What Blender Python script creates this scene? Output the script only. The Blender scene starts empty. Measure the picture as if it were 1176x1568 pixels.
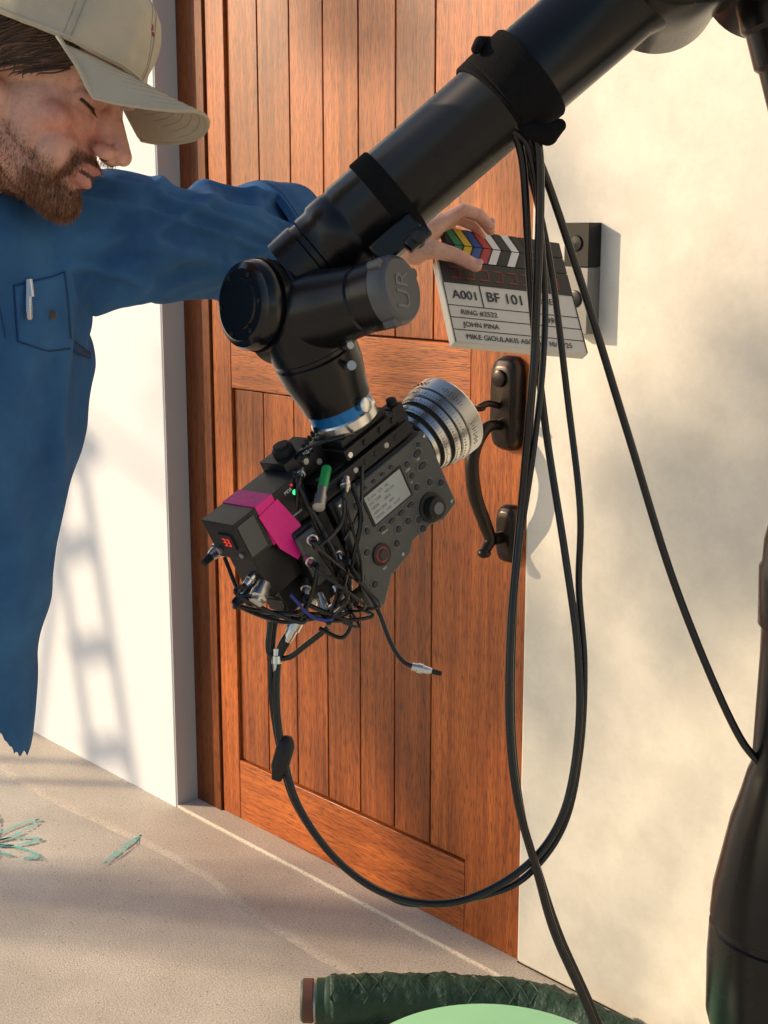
import bpy, math, random
from mathutils import Vector, Matrix, noise
random.seed(7)
V=Vector
scene=bpy.context.scene
COL=scene.collection

# ---------------------------------------------------------------- helpers
def lin(c): return (c[0],c[1],c[2],1)
def nodes(m):
    m.use_nodes=True; nt=m.node_tree; return nt,nt.nodes,nt.links,nt.nodes['Principled BSDF']
def mat(name,col,rough=.5,metal=0,var=.12,vs=15,bump=0,bs=300,spec=.5,emit=None,stretch=None,coat=0,bd=.002):
    m=bpy.data.materials.new(name); nt,N,L,P=nodes(m)
    tc=N.new('ShaderNodeTexCoord'); mp=N.new('ShaderNodeMapping'); L.new(tc.outputs['Object'],mp.inputs[0])
    if stretch: mp.inputs['Scale'].default_value=stretch
    n=N.new('ShaderNodeTexNoise'); n.inputs['Scale'].default_value=vs; n.inputs['Detail'].default_value=6
    L.new(mp.outputs[0],n.inputs['Vector'])
    mx=N.new('ShaderNodeMix'); mx.data_type='RGBA'
    mx.inputs[6].default_value=lin([c*(1-var) for c in col]); mx.inputs[7].default_value=lin([min(1,c*(1+var)) for c in col])
    L.new(n.outputs['Fac'],mx.inputs[0]); L.new(mx.outputs[2],P.inputs['Base Color'])
    mr=N.new('ShaderNodeMapRange'); mr.inputs[3].default_value=max(0,rough-.08); mr.inputs[4].default_value=min(1,rough+.08)
    L.new(n.outputs['Fac'],mr.inputs[0]); L.new(mr.outputs[0],P.inputs['Roughness'])
    P.inputs['Metallic'].default_value=metal; P.inputs['Specular IOR Level'].default_value=spec
    P.inputs['Coat Weight'].default_value=coat
    if bump:
        b=N.new('ShaderNodeTexNoise'); b.inputs['Scale'].default_value=bs; b.inputs['Detail'].default_value=4
        L.new(mp.outputs[0],b.inputs['Vector'])
        bn=N.new('ShaderNodeBump'); bn.inputs['Strength'].default_value=bump; bn.inputs['Distance'].default_value=bd
        L.new(b.outputs['Fac'],bn.inputs['Height']); L.new(bn.outputs[0],P.inputs['Normal'])
    if emit:
        P.inputs['Emission Color'].default_value=lin(emit[0]); P.inputs['Emission Strength'].default_value=emit[1]
    return m

def empty(name,M=None,parent=None):
    e=bpy.data.objects.new(name,None); COL.objects.link(e); e.empty_display_size=.1
    if parent: e.parent=parent
    if M is not None: e.matrix_basis=M
    return e

def catmull(pts,n=8):
    pts=[V(p) for p in pts]; P=[pts[0]*2-pts[1]]+pts+[pts[-1]*2-pts[-2]]; out=[]
    for i in range(1,len(P)-2):
        for k in range(n):
            t=k/n; a,b,c,d=P[i-1],P[i],P[i+1],P[i+2]
            out.append(.5*((2*b)+(c-a)*t+(2*a-5*b+4*c-d)*t*t+(3*b-a-3*c+d)*t**3))
    out.append(P[-2]); return out
def basis(ax):
    ax=V(ax).normalized(); t=V((0,0,1)) if abs(ax.z)<.9 else V((1,0,0))
    a=t.cross(ax).normalized(); return ax,a,ax.cross(a)

class B:
    def __init__(s): s.v=[];s.f=[];s.m=[];s.t=[];s.mats=[]
    def mi(s,m):
        if m not in s.mats: s.mats.append(m)
        return s.mats.index(m)
    def add(s,vs,fs,m,M=None,tone=.5):
        o=len(s.v); s.v+= [(M@V(v)) if M else V(v) for v in vs]
        k=s.mi(m)
        for f in fs: s.f.append([i+o for i in f]); s.m.append(k); s.t.append(tone)
    def box(s,a,b,m,M=None,tone=.5):
        x0,y0,z0=[min(a[i],b[i]) for i in range(3)]; x1,y1,z1=[max(a[i],b[i]) for i in range(3)]
        s.add([(x0,y0,z0),(x1,y0,z0),(x1,y1,z0),(x0,y1,z0),(x0,y0,z1),(x1,y0,z1),(x1,y1,z1),(x0,y1,z1)],
              [(0,3,2,1),(4,5,6,7),(0,1,5,4),(1,2,6,5),(2,3,7,6),(3,0,4,7)],m,M,tone)
    def lathe(s,p,ax,prof,m,seg=40,M=None,mats=None,sq=1):
        p=V(p); ax,a,b=basis(ax); vs=[]
        for t,r in prof:
            for k in range(seg):
                w=2*math.pi*k/seg; vs.append(p+ax*t+(a*math.cos(w)+b*math.sin(w)*sq)*r)
        for i in range(len(prof)-1):
            fs=[(i*seg+k,i*seg+(k+1)%seg,(i+1)*seg+(k+1)%seg,(i+1)*seg+k) for k in range(seg)]
            if i==0: s.add(vs,[],m,M); base=len(s.v)-len(vs)
            mm=mats[i] if mats else m; k2=s.mi(mm)
            for f in fs: s.f.append([q+base for q in f]); s.m.append(k2); s.t.append(.5)
        if prof[0][1]>1e-5: s.f.append([base+k for k in reversed(range(seg))]); s.m.append(s.mi(m)); s.t.append(.5)
        if prof[-1][1]>1e-5: s.f.append([base+(len(prof)-1)*seg+k for k in range(seg)]); s.m.append(s.mi(mats[-1] if mats else m)); s.t.append(.5)
    def cyl(s,p,q,r,m,seg=20,M=None,r2=None):
        d=V(q)-V(p); s.lathe(p,d,[(0,r),(d.length,r if r2 is None else r2)],m,seg,M)
    def tube(s,pts,r,m,seg=8,M=None,rs=None):
        n=len(pts); pts=[V(p) for p in pts]; vs=[]; prev=None
        for i in range(n):
            d=(pts[min(i+1,n-1)]-pts[max(i-1,0)]).normalized()
            if prev is None: _,a,b=basis(d)
            else:
                a=(prev-d*prev.dot(d)).normalized(); b=d.cross(a)
            prev=a; rr=rs[i] if rs else r
            for k in range(seg):
                w=2*math.pi*k/seg; vs.append(pts[i]+(a*math.cos(w)+b*math.sin(w))*rr)
        fs=[(i*seg+k,i*seg+(k+1)%seg,(i+1)*seg+(k+1)%seg,(i+1)*seg+k) for i in range(n-1) for k in range(seg)]
        fs.append(list(reversed(range(seg)))); fs.append([(n-1)*seg+k for k in range(seg)])
        s.add(vs,fs,m,M)
    def ball(s,c,r,m,M=None,seg=20,rings=12):
        if not hasattr(r,'__len__'): r=(r,r,r)
        vs=[(c[0],c[1],c[2]+r[2])]; 
        for i in range(1,rings):
            ph=math.pi*i/rings
            for k in range(seg):
                w=2*math.pi*k/seg; vs.append((c[0]+r[0]*math.sin(ph)*math.cos(w),c[1]+r[1]*math.sin(ph)*math.sin(w),c[2]+r[2]*math.cos(ph)))
        vs.append((c[0],c[1],c[2]-r[2])); e=len(vs)-1
        fs=[(0,1+k,1+(k+1)%seg) for k in range(seg)]
        for i in range(rings-2):
            o=1+i*seg; fs+=[(o+k,o+seg+k,o+seg+(k+1)%seg,o+(k+1)%seg) for k in range(seg)]
        o=1+(rings-2)*seg; fs+=[(o+k,e,o+(k+1)%seg) for k in range(seg)]
        s.add(vs,fs,m,M)
    def limb(s,pts,rs,m):
        for i in range(len(pts)):
            s.ball(pts[i],rs[i],m)
            if i: s.cyl(pts[i-1],pts[i],rs[i-1],m,20,None,rs[i])
    def grid(s,fn,nu,nv,m,closeu=False):
        vs=[fn(i/(nu-1 if not closeu else nu),j/(nv-1)) for j in range(nv) for i in range(nu)]
        fs=[(j*nu+i,j*nu+(i+1)%nu,(j+1)*nu+(i+1)%nu,(j+1)*nu+i) for j in range(nv-1) for i in range(nu if closeu else nu-1)]
        s.add(vs,fs,m)
    def loft(s,rings,m,seg=72):
        vs=[]
        for cx,cy,cz,rx,ry,dz in rings:
            for k in range(seg):
                w=2*math.pi*k/seg; vs.append((cx+rx*math.cos(w),cy+ry*math.sin(w),cz-dz*max(0,math.cos(w+.15))**4))
        n=len(rings)
        fs=[(i*seg+k,i*seg+(k+1)%seg,(i+1)*seg+(k+1)%seg,(i+1)*seg+k) for i in range(n-1) for k in range(seg)]
        fs.append(list(reversed(range(seg)))); fs.append([(n-1)*seg+k for k in range(seg)])
        s.add(vs,fs,m)
    def obj(s,name,parent=None,bevel=0,smooth=True,ang=38,M=None):
        me=bpy.data.meshes.new(name); me.from_pydata([tuple(v) for v in s.v],[],s.f)
        for m in s.mats: me.materials.append(m)
        me.polygons.foreach_set('material_index',s.m)
        at=me.attributes.new('tone','FLOAT','FACE'); at.data.foreach_set('value',s.t)
        me.polygons.foreach_set('use_smooth',[smooth]*len(s.f)); me.update()
        if smooth: me.set_sharp_from_angle(angle=math.radians(ang))
        o=bpy.data.objects.new(name,me); COL.objects.link(o)
        if parent: o.parent=parent
        if M is not None: o.matrix_basis=M
        if bevel:
            b=o.modifiers.new('b','BEVEL'); b.width=bevel; b.segments=2; b.limit_method='ANGLE'; b.angle_limit=math.radians(40); b.harden_normals=False
        return o
def bake(o):
    bpy.context.view_layer.update()
    dg=bpy.context.evaluated_depsgraph_get(); me=bpy.data.meshes.new_from_object(o.evaluated_get(dg))
    o.modifiers.clear(); o.data=me; return me
def organic(b,name,parent,voxel,sm,mt,M=None,fac=.5):
    o=b.obj(name,parent,M=M)
    r=o.modifiers.new('r','REMESH'); r.mode='VOXEL'; r.voxel_size=voxel; r.use_smooth_shade=True
    s=o.modifiers.new('s','SMOOTH'); s.iterations=sm; s.factor=fac
    me=bake(o); me.materials.clear(); me.materials.append(mt)
    me.polygons.foreach_set('material_index',[0]*len(me.polygons))
    me.polygons.foreach_set('use_smooth',[True]*len(me.polygons)); return o
def text(body,name,parent,loc,size,m,flip=0,align='LEFT',depth=.0002,sx=1):
    c=bpy.data.curves.new(name,'FONT'); c.body=body; c.size=size; c.extrude=depth; c.align_x=align; c.materials.append(m)
    o=bpy.data.objects.new(name,c); COL.objects.link(o); o.parent=parent
    o.matrix_basis=Matrix.Translation(loc)@Matrix.Rotation(math.pi/2,4,'X')@Matrix.Rotation(flip,4,'Z')@Matrix.Diagonal((sx,1,1,1)); return o
def sstep(a,b,x):
    t=max(0,min(1,(x-a)/(b-a))); return t*t*(3-2*t)

# ---------------------------------------------------------------- world, sun, camera
w=bpy.data.worlds.new('World'); scene.world=w; w.use_nodes=True
bg=w.node_tree.nodes['Background']; sky=w.node_tree.nodes.new('ShaderNodeTexSky'); sky.sky_type='NISHITA'; sky.sun_disc=False
EL=math.radians(20); AZ=math.radians(51)          # azimuth measured from the wall normal, sun on the left
lx,ly=math.sin(AZ),math.cos(AZ)
hx=-(lx*.678+ly*.735); hy=-(-lx*.735+ly*.678)
sky.sun_elevation=EL; sky.sun_rotation=math.atan2(hx,hy)%(2*math.pi)
w.node_tree.links.new(sky.outputs[0],bg.inputs[0]); bg.inputs[1].default_value=.15
sl=bpy.data.lights.new('sun','SUN'); sl.energy=5; sl.angle=math.radians(.7); sl.color=(1,.77,.51)
so=bpy.data.objects.new('sun',sl); COL.objects.link(so)
T=V((-hx*math.cos(EL),-hy*math.cos(EL),-math.sin(EL))); so.rotation_euler=T.to_track_quat('-Z','Y').to_euler(); so.location=(-5,2,5)
cd=bpy.data.cameras.new('camera'); cam=bpy.data.objects.new('camera',cd); COL.objects.link(cam); scene.camera=cam
cd.sensor_fit='VERTICAL'; cd.sensor_height=36; cd.lens=48; cd.clip_end=500; cd.clip_start=.05
cam.location=(0,0,1.45); cam.rotation_euler=(math.radians(90-11.42),0,0)
scene.view_settings.view_transform='Standard'; scene.view_settings.look='None'; scene.view_settings.exposure=0

RIG=Matrix.Translation((0,1.470,1.153))@Matrix.Rotation(math.radians(-11.42),4,'X')   # working frame on the view axis, tilted like the camera
HOUSE=Matrix.Translation((.275,2.53,0))@Matrix.Rotation(math.radians(-47.3),4,'Z')

# ---------------------------------------------------------------- materials
def wood(name,axis,dark=1.0):
    m=bpy.data.materials.new(name); nt,N,L,P=nodes(m)
    tc=N.new('ShaderNodeTexCoord'); at=N.new('ShaderNodeAttribute'); at.attribute_name='tone'
    off=N.new('ShaderNodeVectorMath'); off.operation='ADD'; cmb=N.new('ShaderNodeCombineXYZ')
    ml=N.new('ShaderNodeMath'); ml.operation='MULTIPLY'; ml.inputs[1].default_value=13.7
    L.new(at.outputs['Fac'],ml.inputs[0]); L.new(ml.outputs[0],cmb.inputs[0]); L.new(ml.outputs[0],cmb.inputs[2])
    L.new(tc.outputs['Object'],off.inputs[0]); L.new(cmb.outputs[0],off.inputs[1])
    mp=N.new('ShaderNodeMapping'); L.new(off.outputs[0],mp.inputs[0])
    mp.inputs['Scale'].default_value=(1,1,.035) if axis=='z' else (.035,1,1)
    mp2=N.new('ShaderNodeMapping'); L.new(off.outputs[0],mp2.inputs[0])
    mp2.inputs['Scale'].default_value=(1,1,.07) if axis=='z' else (.07,1,1)
    n1=N.new('ShaderNodeTexNoise'); n1.inputs['Scale'].default_value=75; n1.inputs['Detail'].default_value=9; n1.inputs['Distortion'].default_value=.35; n1.inputs['Roughness'].default_value=.6
    n2=N.new('ShaderNodeTexNoise'); n2.inputs['Scale'].default_value=480; n2.inputs['Detail'].default_value=3
    n3=N.new('ShaderNodeTexNoise'); n3.inputs['Scale'].default_value=2.6
    L.new(mp.outputs[0],n1.inputs['Vector']); L.new(mp2.outputs[0],n2.inputs['Vector'])
    L.new(off.outputs[0],n3.inputs['Vector'])
    r=N.new('ShaderNodeValToRGB'); L.new(n1.outputs['Fac'],r.inputs[0])
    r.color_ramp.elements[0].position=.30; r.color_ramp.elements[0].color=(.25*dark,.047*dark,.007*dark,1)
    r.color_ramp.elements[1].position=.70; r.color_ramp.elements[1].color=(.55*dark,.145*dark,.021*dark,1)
    r2=N.new('ShaderNodeMapRange'); r2.inputs[1].default_value=.36; r2.inputs[2].default_value=.5; r2.inputs[3].default_value=.38; r2.inputs[4].default_value=1.
    L.new(n2.outputs['Fac'],r2.inputs[0])
    tn=N.new('ShaderNodeMapRange'); tn.inputs[3].default_value=.70; tn.inputs[4].default_value=1.2; L.new(at.outputs['Fac'],tn.inputs[0])
    m3=N.new('ShaderNodeMapRange'); m3.inputs[1].default_value=.3; m3.inputs[2].default_value=.7; m3.inputs[3].default_value=.72; m3.inputs[4].default_value=1.18; L.new(n3.outputs['Fac'],m3.inputs[0])
    a=N.new('ShaderNodeMath'); a.operation='MULTIPLY'; L.new(r2.outputs[0],a.inputs[0]); L.new(tn.outputs[0],a.inputs[1])
    a2=N.new('ShaderNodeMath'); a2.operation='MULTIPLY'; L.new(a.outputs[0],a2.inputs[0]); L.new(m3.outputs[0],a2.inputs[1])
    sc=N.new('ShaderNodeVectorMath'); sc.operation='SCALE'; L.new(r.outputs[0],sc.inputs[0]); L.new(a2.outputs[0],sc.inputs['Scale'])
    L.new(sc.outputs[0],P.inputs['Base Color']); P.inputs['Roughness'].default_value=.5; P.inputs['Specular IOR Level'].default_value=.3
    P.inputs['Coat Weight'].default_value=.5 if dark==1 else .1; P.inputs['Coat Roughness'].default_value=.27
    bn=N.new('ShaderNodeBump'); bn.inputs['Strength'].default_value=.5; bn.inputs['Distance'].default_value=.001; L.new(n2.outputs['Fac'],bn.inputs['Height']); L.new(bn.outputs[0],P.inputs['Normal']); L.new(bn.outputs[0],P.inputs['Coat Normal'])
    return m
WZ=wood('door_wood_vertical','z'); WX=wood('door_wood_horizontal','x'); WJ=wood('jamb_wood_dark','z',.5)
M_dark=mat('dark_gap',(.012,.008,.006),.9)
M_wallL=mat('white_paint_wall',(.72,.74,.78),.7,var=.04,vs=2,bump=.2,bs=160)
def stucco():
    m=mat('cream_stucco',(.77,.73,.65),.8,var=.05,vs=2.2,bump=.35,bs=45,bd=.002)
    nt,N,L,P=nodes(m); tc=N.new('ShaderNodeTexCoord'); n=N.new('ShaderNodeTexNoise'); n.inputs['Scale'].default_value=9; n.inputs['Detail'].default_value=9; n.inputs['Roughness'].default_value=.7
    L.new(tc.outputs['Object'],n.inputs['Vector']); old=P.inputs['Base Color'].links[0].from_socket
    r=N.new('ShaderNodeMapRange'); r.inputs[1].default_value=.4; r.inputs[2].default_value=.6; r.inputs[3].default_value=.90; r.inputs[4].default_value=1.02; L.new(n.outputs['Fac'],r.inputs[0])
    s=N.new('ShaderNodeVectorMath'); s.operation='SCALE'; L.new(old,s.inputs[0]); L.new(r.outputs[0],s.inputs['Scale']); L.new(s.outputs[0],P.inputs['Base Color']); return m
M_wallR=stucco()
M_ret=mat('reveal_shade_grey',(.52,.52,.52),.7,var=.04,vs=4,bump=.1)  # shade on the wall return is put into this grey colour
M_black=mat('robot_black',(.005,.005,.006),.27,var=.25,vs=8,spec=.38,bump=.04,bs=1200,bd=.0003)
M_black2=mat('robot_black_gloss',(.005,.005,.006),.20,var=.2,vs=8,spec=.45)
M_rub=mat('rubber_black',(.010,.010,.010),.6,bump=.2,bs=600)
M_velcro=mat('velcro_black',(.010,.010,.011),.95,var=.5,vs=300,bump=.8,bs=700,spec=.1)
M_cable=mat('cable_black',(.006,.006,.007),.26,spec=.5)
M_capg=mat('cap_grey',(.085,.09,.095),.42)
M_capgl=mat('cap_grey_light',(.15,.155,.16),.4)
M_blue=mat('anodised_blue',(.01,.18,.50),.3,metal=.4)
M_silver=mat('silver_metal',(.68,.68,.66),.27,metal=1,var=.08)
M_silver2=mat('silver_satin',(.42,.42,.41),.4,metal=.9,var=.06)
M_bell=mat('doorbell_nickel',(.20,.20,.20),.38,metal=.5,var=.06)
M_bellk=mat('doorbell_black',(.008,.008,.009),.35,spec=.3)
M_body=mat('camera_dark_grey',(.085,.09,.085),.5,var=.12,bump=.25,bs=900,bd=.0004)
M_body2=mat('camera_black',(.010,.010,.011),.40,bump=.2,bs=900,bd=.0004,spec=.4)
M_lcd=mat('lcd_screen',(.36,.39,.36),.15,var=.05,emit=((.4,.43,.42),.06))
M_lcdt=mat('lcd_print',(.10,.11,.10),.3)
M_btn=mat('button_grey',(.030,.031,.033),.4)
M_btnl=mat('button_rim',(.16,.165,.16),.45)
M_white=mat('white_print',(.75,.75,.75),.6)
M_pink=mat('pink_tape',(.88,.012,.26),.5,var=.12,vs=60,bump=.5,bs=90)
M_red=mat('red_led',(.7,.05,.03),.4,emit=((1,.05,.03),.5))
M_green=mat('green_led',(.05,.8,.3),.4,emit=((.05,.9,.3),1.0))
M_greenc=mat('green_sleeve',(.02,.36,.10),.4)
M_ink=mat('ink_black',(.02,.02,.02),.6)
M_slate=mat('slate_white',(.62,.61,.56),.4,var=.08,vs=12)
M_bronze=mat('dark_bronze',(.035,.026,.022),.28,metal=.7,var=.25)

# ---------------------------------------------------------------- house
house=empty('white_stucco_house',HOUSE)
h=B(); h.box((-5,-.07,0),(-1.119,.25,3.1),M_wallL); h.obj('left_wall',house,bevel=.004)
h=B(); h.box((-1.1188,-.068,.0),(-1.1165,-.001,3.0),M_ret); h.obj('door_reveal',house)
h=B(); h.box((.0,-.012,.014),(5,.25,3.1),M_wallR); h.obj('right_wall',house,bevel=.008)
h=B(); h.box((-1.119,-.07,2.42),(0,.25,3.1),M_wallL); h.obj('lintel_wall',house)
h=B(); h.box((-5.1,-.12,3.1),(5.1,3,3.25),M_wallL); h.obj('roof_coping',house,bevel=.01)
h=B(); h.box((-5,.25,0),(5,.26,3.1),M_dark); h.obj('interior_back',house)
h=B(); h.box((.0,-.008,.0),(5,.1,.0138),M_dark); h.obj('base_gap',house)
d=B()
d.box((-1.1,.016,0),(0,.03,2.4),M_dark)
nP=7; u0,u1=-.937,-.158; pw=(u1-u0)/nP
for i in range(nP):
    for z0,z1 in((.17,1.097),(1.247,2.22)):
        d.box((u0+i*pw+.0016,.008,z0+.001),(u0+(i+1)*pw-.0016,.02,z1-.001),WZ,tone=random.random())
d.box((-1.009,0,.012),(u0-.001,.03,2.34),WZ,tone=.65)
d.box((u1+.001,0,.012),(-.003,.03,2.34),WZ,tone=.8)
for z0,z1,t in((.012,.168,.6),(1.099,1.245,.7),(2.222,2.34,.4)): d.box((u0,.0005,z0),(u1,.03,z1),WX,tone=t)
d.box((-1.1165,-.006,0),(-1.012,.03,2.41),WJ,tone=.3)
d.box((-1.012,-.006,2.345),(0,.03,2.41),WX,tone=.1)
door=d.obj('wooden_door',house,bevel=.0016)
hd=B()
def plate(z0,z1,uw,uc,dep):
    def fn(a,b):
        an=2*math.pi*a; k=[(0,1.0),(.35,1.0),(.7,.93),(.92,.75),(1,.0)]
        q=b*4; i=min(3,int(q)); f=q-i; dd=k[i][0]+(k[i+1][0]-k[i][0])*f; rr=k[i][1]+(k[i+1][1]-k[i][1])*f
        c,s=math.cos(an),math.sin(an); sx=math.copysign(abs(c)**.6,c); sz=math.copysign(abs(s)**.45,s)
        return (uc+uw/2*sx*rr,-dep*dd,(z0+z1)/2+(z1-z0)/2*sz*rr)
    hd.grid(fn,40,17,M_bronze,closeu=True)
plate(1.052,1.232,.070,-.050,.034); plate(.835,.948,.050,-.044,.026)
hd.tube(catmull([(-.052,-.015,1.10),(-.054,-.064,1.10),(-.056,-.098,1.050),(-.056,-.092,.98),(-.054,-.066,.92),(-.052,-.052,.885),(-.05,-.068,.865)],8),.011,M_bronze,14,
        rs=[.009+.0045*math.sin(math.pi*i/48) for i in range(49)])
hd.ball((-.05,-.070,.862),(.013,.013,.010),M_bronze)
hd.tube(catmull([(-.052,-.01,.885),(-.05,-.048,.885)],4),.012,M_bronze,14)
hd.tube(catmull([(-.052,-.02,1.135),(-.054,-.06,1.145),(-.056,-.088,1.138)],6),.0065,M_bronze,10)
hd.ball((-.056,-.088,1.138),(.018,.013,.006),M_bronze)
hd.lathe((-.052,-.03,1.19),(0,-1,0),[(0,.016),(.008,.016),(.010,.012),(.010,0)],M_bronze,24)
hd.obj('door_handle',house,ang=50)
vb=empty('video_doorbell',HOUSE@Matrix.Translation((.134,-.012,1.378)))
h=B(); h.box((-.027,-.034,.020),(.027,0,.095),M_bellk); h.box((-.027,-.034,-.095),(.027,0,.019),M_bell); 
h.lathe((0,-.034,.060),(0,-1,0),[(0,.014),(.003,.013),(.004,.0)],M_bellk,28)
h.lathe((0,-.034,-.035),(0,-1,0),[(0,.015),(.002,.015),(.003,.012),(.003,0)],M_bellk,28)
h.obj('doorbell_body',vb,bevel=.004)

# ---------------------------------------------------------------- ground
def groundmat(name,c0,c1,bmp):
    m=bpy.data.materials.new(name); nt,N,L,P=nodes(m)
    tc=N.new('ShaderNodeTexCoord')
    a=N.new('ShaderNodeTexNoise'); a.inputs['Scale'].default_value=2.2; a.inputs['Detail'].default_value=8; a.inputs['Roughness'].default_value=.65
    b=N.new('ShaderNodeTexNoise'); b.inputs['Scale'].default_value=260; b.inputs['Detail'].default_value=3
    v=N.new('ShaderNodeTexVoronoi'); v.inputs['Scale'].default_value=170
    v2=N.new('ShaderNodeTexVoronoi'); v2.inputs['Scale'].default_value=38
    for n in(a,b,v,v2): L.new(tc.outputs['Object'],n.inputs['Vector'])
    r=N.new('ShaderNodeValToRGB'); r.color_ramp.elements[0].position=.35; r.color_ramp.elements[0].color=lin(c0); r.color_ramp.elements[1].position=.7; r.color_ramp.elements[1].color=lin(c1)
    L.new(a.outputs['Fac'],r.inputs[0])
    s=N.new('ShaderNodeMapRange'); s.inputs[1].default_value=.3; s.inputs[2].default_value=.62; s.inputs[3].default_value=.64; s.inputs[4].default_value=1.06; L.new(b.outputs['Fac'],s.inputs[0])
    sp=N.new('ShaderNodeMapRange'); sp.inputs[1].default_value=0; sp.inputs[2].default_value=.35; sp.inputs[3].default_value=.80; sp.inputs[4].default_value=1; L.new(v.outputs['Distance'],sp.inputs[0])
    sq=N.new('ShaderNodeMapRange'); sq.inputs[1].default_value=.03; sq.inputs[2].default_value=.12; sq.inputs[3].default_value=.45; sq.inputs[4].default_value=1; L.new(v2.outputs['Distance'],sq.inputs[0])
    mu=N.new('ShaderNodeMath'); mu.operation='MULTIPLY'; L.new(s.outputs[0],mu.inputs[0]); L.new(sp.outputs[0],mu.inputs[1])
    mv=N.new('ShaderNodeMath'); mv.operation='MULTIPLY'; L.new(mu.outputs[0],mv.inputs[0]); L.new(sq.outputs[0],mv.inputs[1])
    sc=N.new('ShaderNodeVectorMath'); sc.operation='SCALE'; L.new(r.outputs[0],sc.inputs[0]); L.new(mv.outputs[0],sc.inputs['Scale']); L.new(sc.outputs[0],P.inputs['Base Color'])
    P.inputs['Roughness'].default_value=.9
    bn=N.new('ShaderNodeBump'); bn.inputs['Strength'].default_value=bmp; bn.inputs['Distance'].default_value=.003; L.new(b.outputs['Fac'],bn.inputs['Height']); L.new(bn.outputs[0],P.inputs['Normal'])
    return m
M_gr=groundmat('concrete_ground',(.54,.49,.42),(.78,.71,.61),.35); M_gr2=groundmat('concrete_apron',(.54,.47,.39),(.72,.63,.52),.25)
g=B(); g.add([(-60,-60,0),(60,-60,0),(60,60,0),(-60,60,0)],[(0,1,2,3)],M_gr); g.obj('ground')
st=empty('concrete_threshold',HOUSE)
h=B()
def apr(a,b):
    x=-5+10*a; return (x,-.0705-(.20+.05*noise.noise(V((x*1.7,0,5)))+.012*noise.noise(V((x*9,0,2))))*b,.0042 if b<.9 else .0042-.0038*((b-.9)/.1))
h.grid(apr,300,31,M_gr2); h.obj('apron_slab',st,ang=180)
h=B(); h.box((-1.118,-.0703,-.02),(5,.02,.0115),M_gr2); h.obj('sill',st,bevel=.004)
M_ch=mat('cyan_chalk',(.18,.56,.54),.9,var=.35,vs=90)
ck=B(); rc=random.Random(3)
def leafline(c,a,ln,wd,th=1):
    dd=V((math.cos(a),math.sin(a),0)); sd=V((-dd.y,dd.x,0))
    for sgn in(-1,1):
        q=catmull([c,c+dd*ln*.35+sd*wd*sgn,c+dd*ln*.75+sd*wd*.8*sgn,c+dd*ln],8)
        for j in range(len(q)-1):
            if rc.random()<.15: continue
            t=(q[j+1]-q[j]).normalized(); s_=V((-t.y,t.x,0))*rc.uniform(.002,.0060)*th; ck.add([q[j]-s_,q[j]+s_,q[j+1]+s_,q[j+1]-s_],[(0,1,2,3)],M_ch)
for i in range(8): leafline(V((-.965,3.09,.0045)),i*.8+.2,.13+.04*(i%3),.020)
leafline(V((-.66,2.98,.0045)),1.2,.17,.006,.7)
ck.obj('chalk_marks')

# ---------------------------------------------------------------- robot arm
robot=empty('robot_arm',RIG)
f=V((.66,.50,.56)).normalized(); u=V((-.374,-.427,.822)); u=(u-f*u.dot(f)).normalized(); n=f.cross(u)
CO=V((.012,0,.0065))
E0=V((-.095,-.05,.249)); E1=V((.127,-.08,.4345)); E2=V((.290,-.085,.572))
r=B(); L1=(E1-E0).length
r.lathe(E0,E1-E0,[(0,.044),(.028,.0445),(.03,.042),(.036,.042),(.038,.0445),(.052,.0445),(.056,.0475),(.075,.0475),(.078,.0465),(.082,.0465),(.085,.0478),(L1,.0480),(L1+.005,.0515),(L1+.03,.0518),(L1+.034,.0505),(L1+.15,.0508),(L1+.17,.056),(L1+.2,.066)],M_black,56)
r.obj('forearm_tube',robot)
r=B(); dv=(E1-E0).normalized()
r.lathe(E1-dv*.012,dv,[(0,.0515),(.002,.0535),(.045,.0545),(.048,.0525)],M_velcro,48)
r.lathe(E1-dv*.022,(dv+V((.0,.12,.10))),[(0,.0505),(.002,.0525),(.022,.0525),(.024,.0505)],M_velcro,48)
r.lathe(E0+dv*.118,dv,[(0,.049),(.002,.0505),(.022,.0505),(.024,.049)],M_velcro,48)
r.limb([E1+V((.020,-.025,-.044)),E1+V((.040,-.028,-.050)),E1+V((.052,-.026,-.040))],[.009,.011,.007],M_velcro)
r.limb([E1+V((-.018,-.006,.053)),E1+V((-.029,-.024,.046)),E1+V((-.034,-.038,.034))],[.005,.006,.005],M_velcro)
r.obj('cable_straps',robot)
r=B(); Bc=E0+dv*.105+V((.028,-.035,-.035))
Mb=Matrix.Translation(Bc)@(Matrix((( dv.x,.0,-dv.z),(dv.y,1,0),(dv.z,0,dv.x))).to_4x4())
r.box((-.03,-.012,-.014),(.026,.018,.012),M_black,Mb); r.box((.0,-.016,-.022),(.03,.0,-.008),M_black2,Mb); r.cyl((.016,-.02,-.015),(.016,.01,-.015),.008,M_rub,16,Mb)
r.obj('cable_bracket',robot,bevel=.003)
r=B()
r.lathe(V((.295,-.165,.565)),(0,1,0),[(0,0),(0,.054),(.006,.062),(.012,.066),(.05,.067),(.15,.067),(.16,.06),(.16,0)],M_black,56)
r.cyl((.30,-.06,.60),(.42,-.06,.585),.052,M_black,40)
E3=V((.415,-.08,.565)); E4=V((.60,.02,-.05)); 
r.lathe(V((.408,-.16,.575)),(0,1,0),[(0,0),(0,.05),(.006,.058),(.05,.06),(.15,.06),(.16,.05),(.16,0)],M_black,48)
dl=E4-E3; r.lathe(E3,dl,[(0,.055),(.05,.056),(.055,.052),(.09,.052),(.095,.048),(dl.length,.048)],M_black,48)
up=V((0,-.198,.98)); BC=V((.474,.12,-.65))
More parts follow.
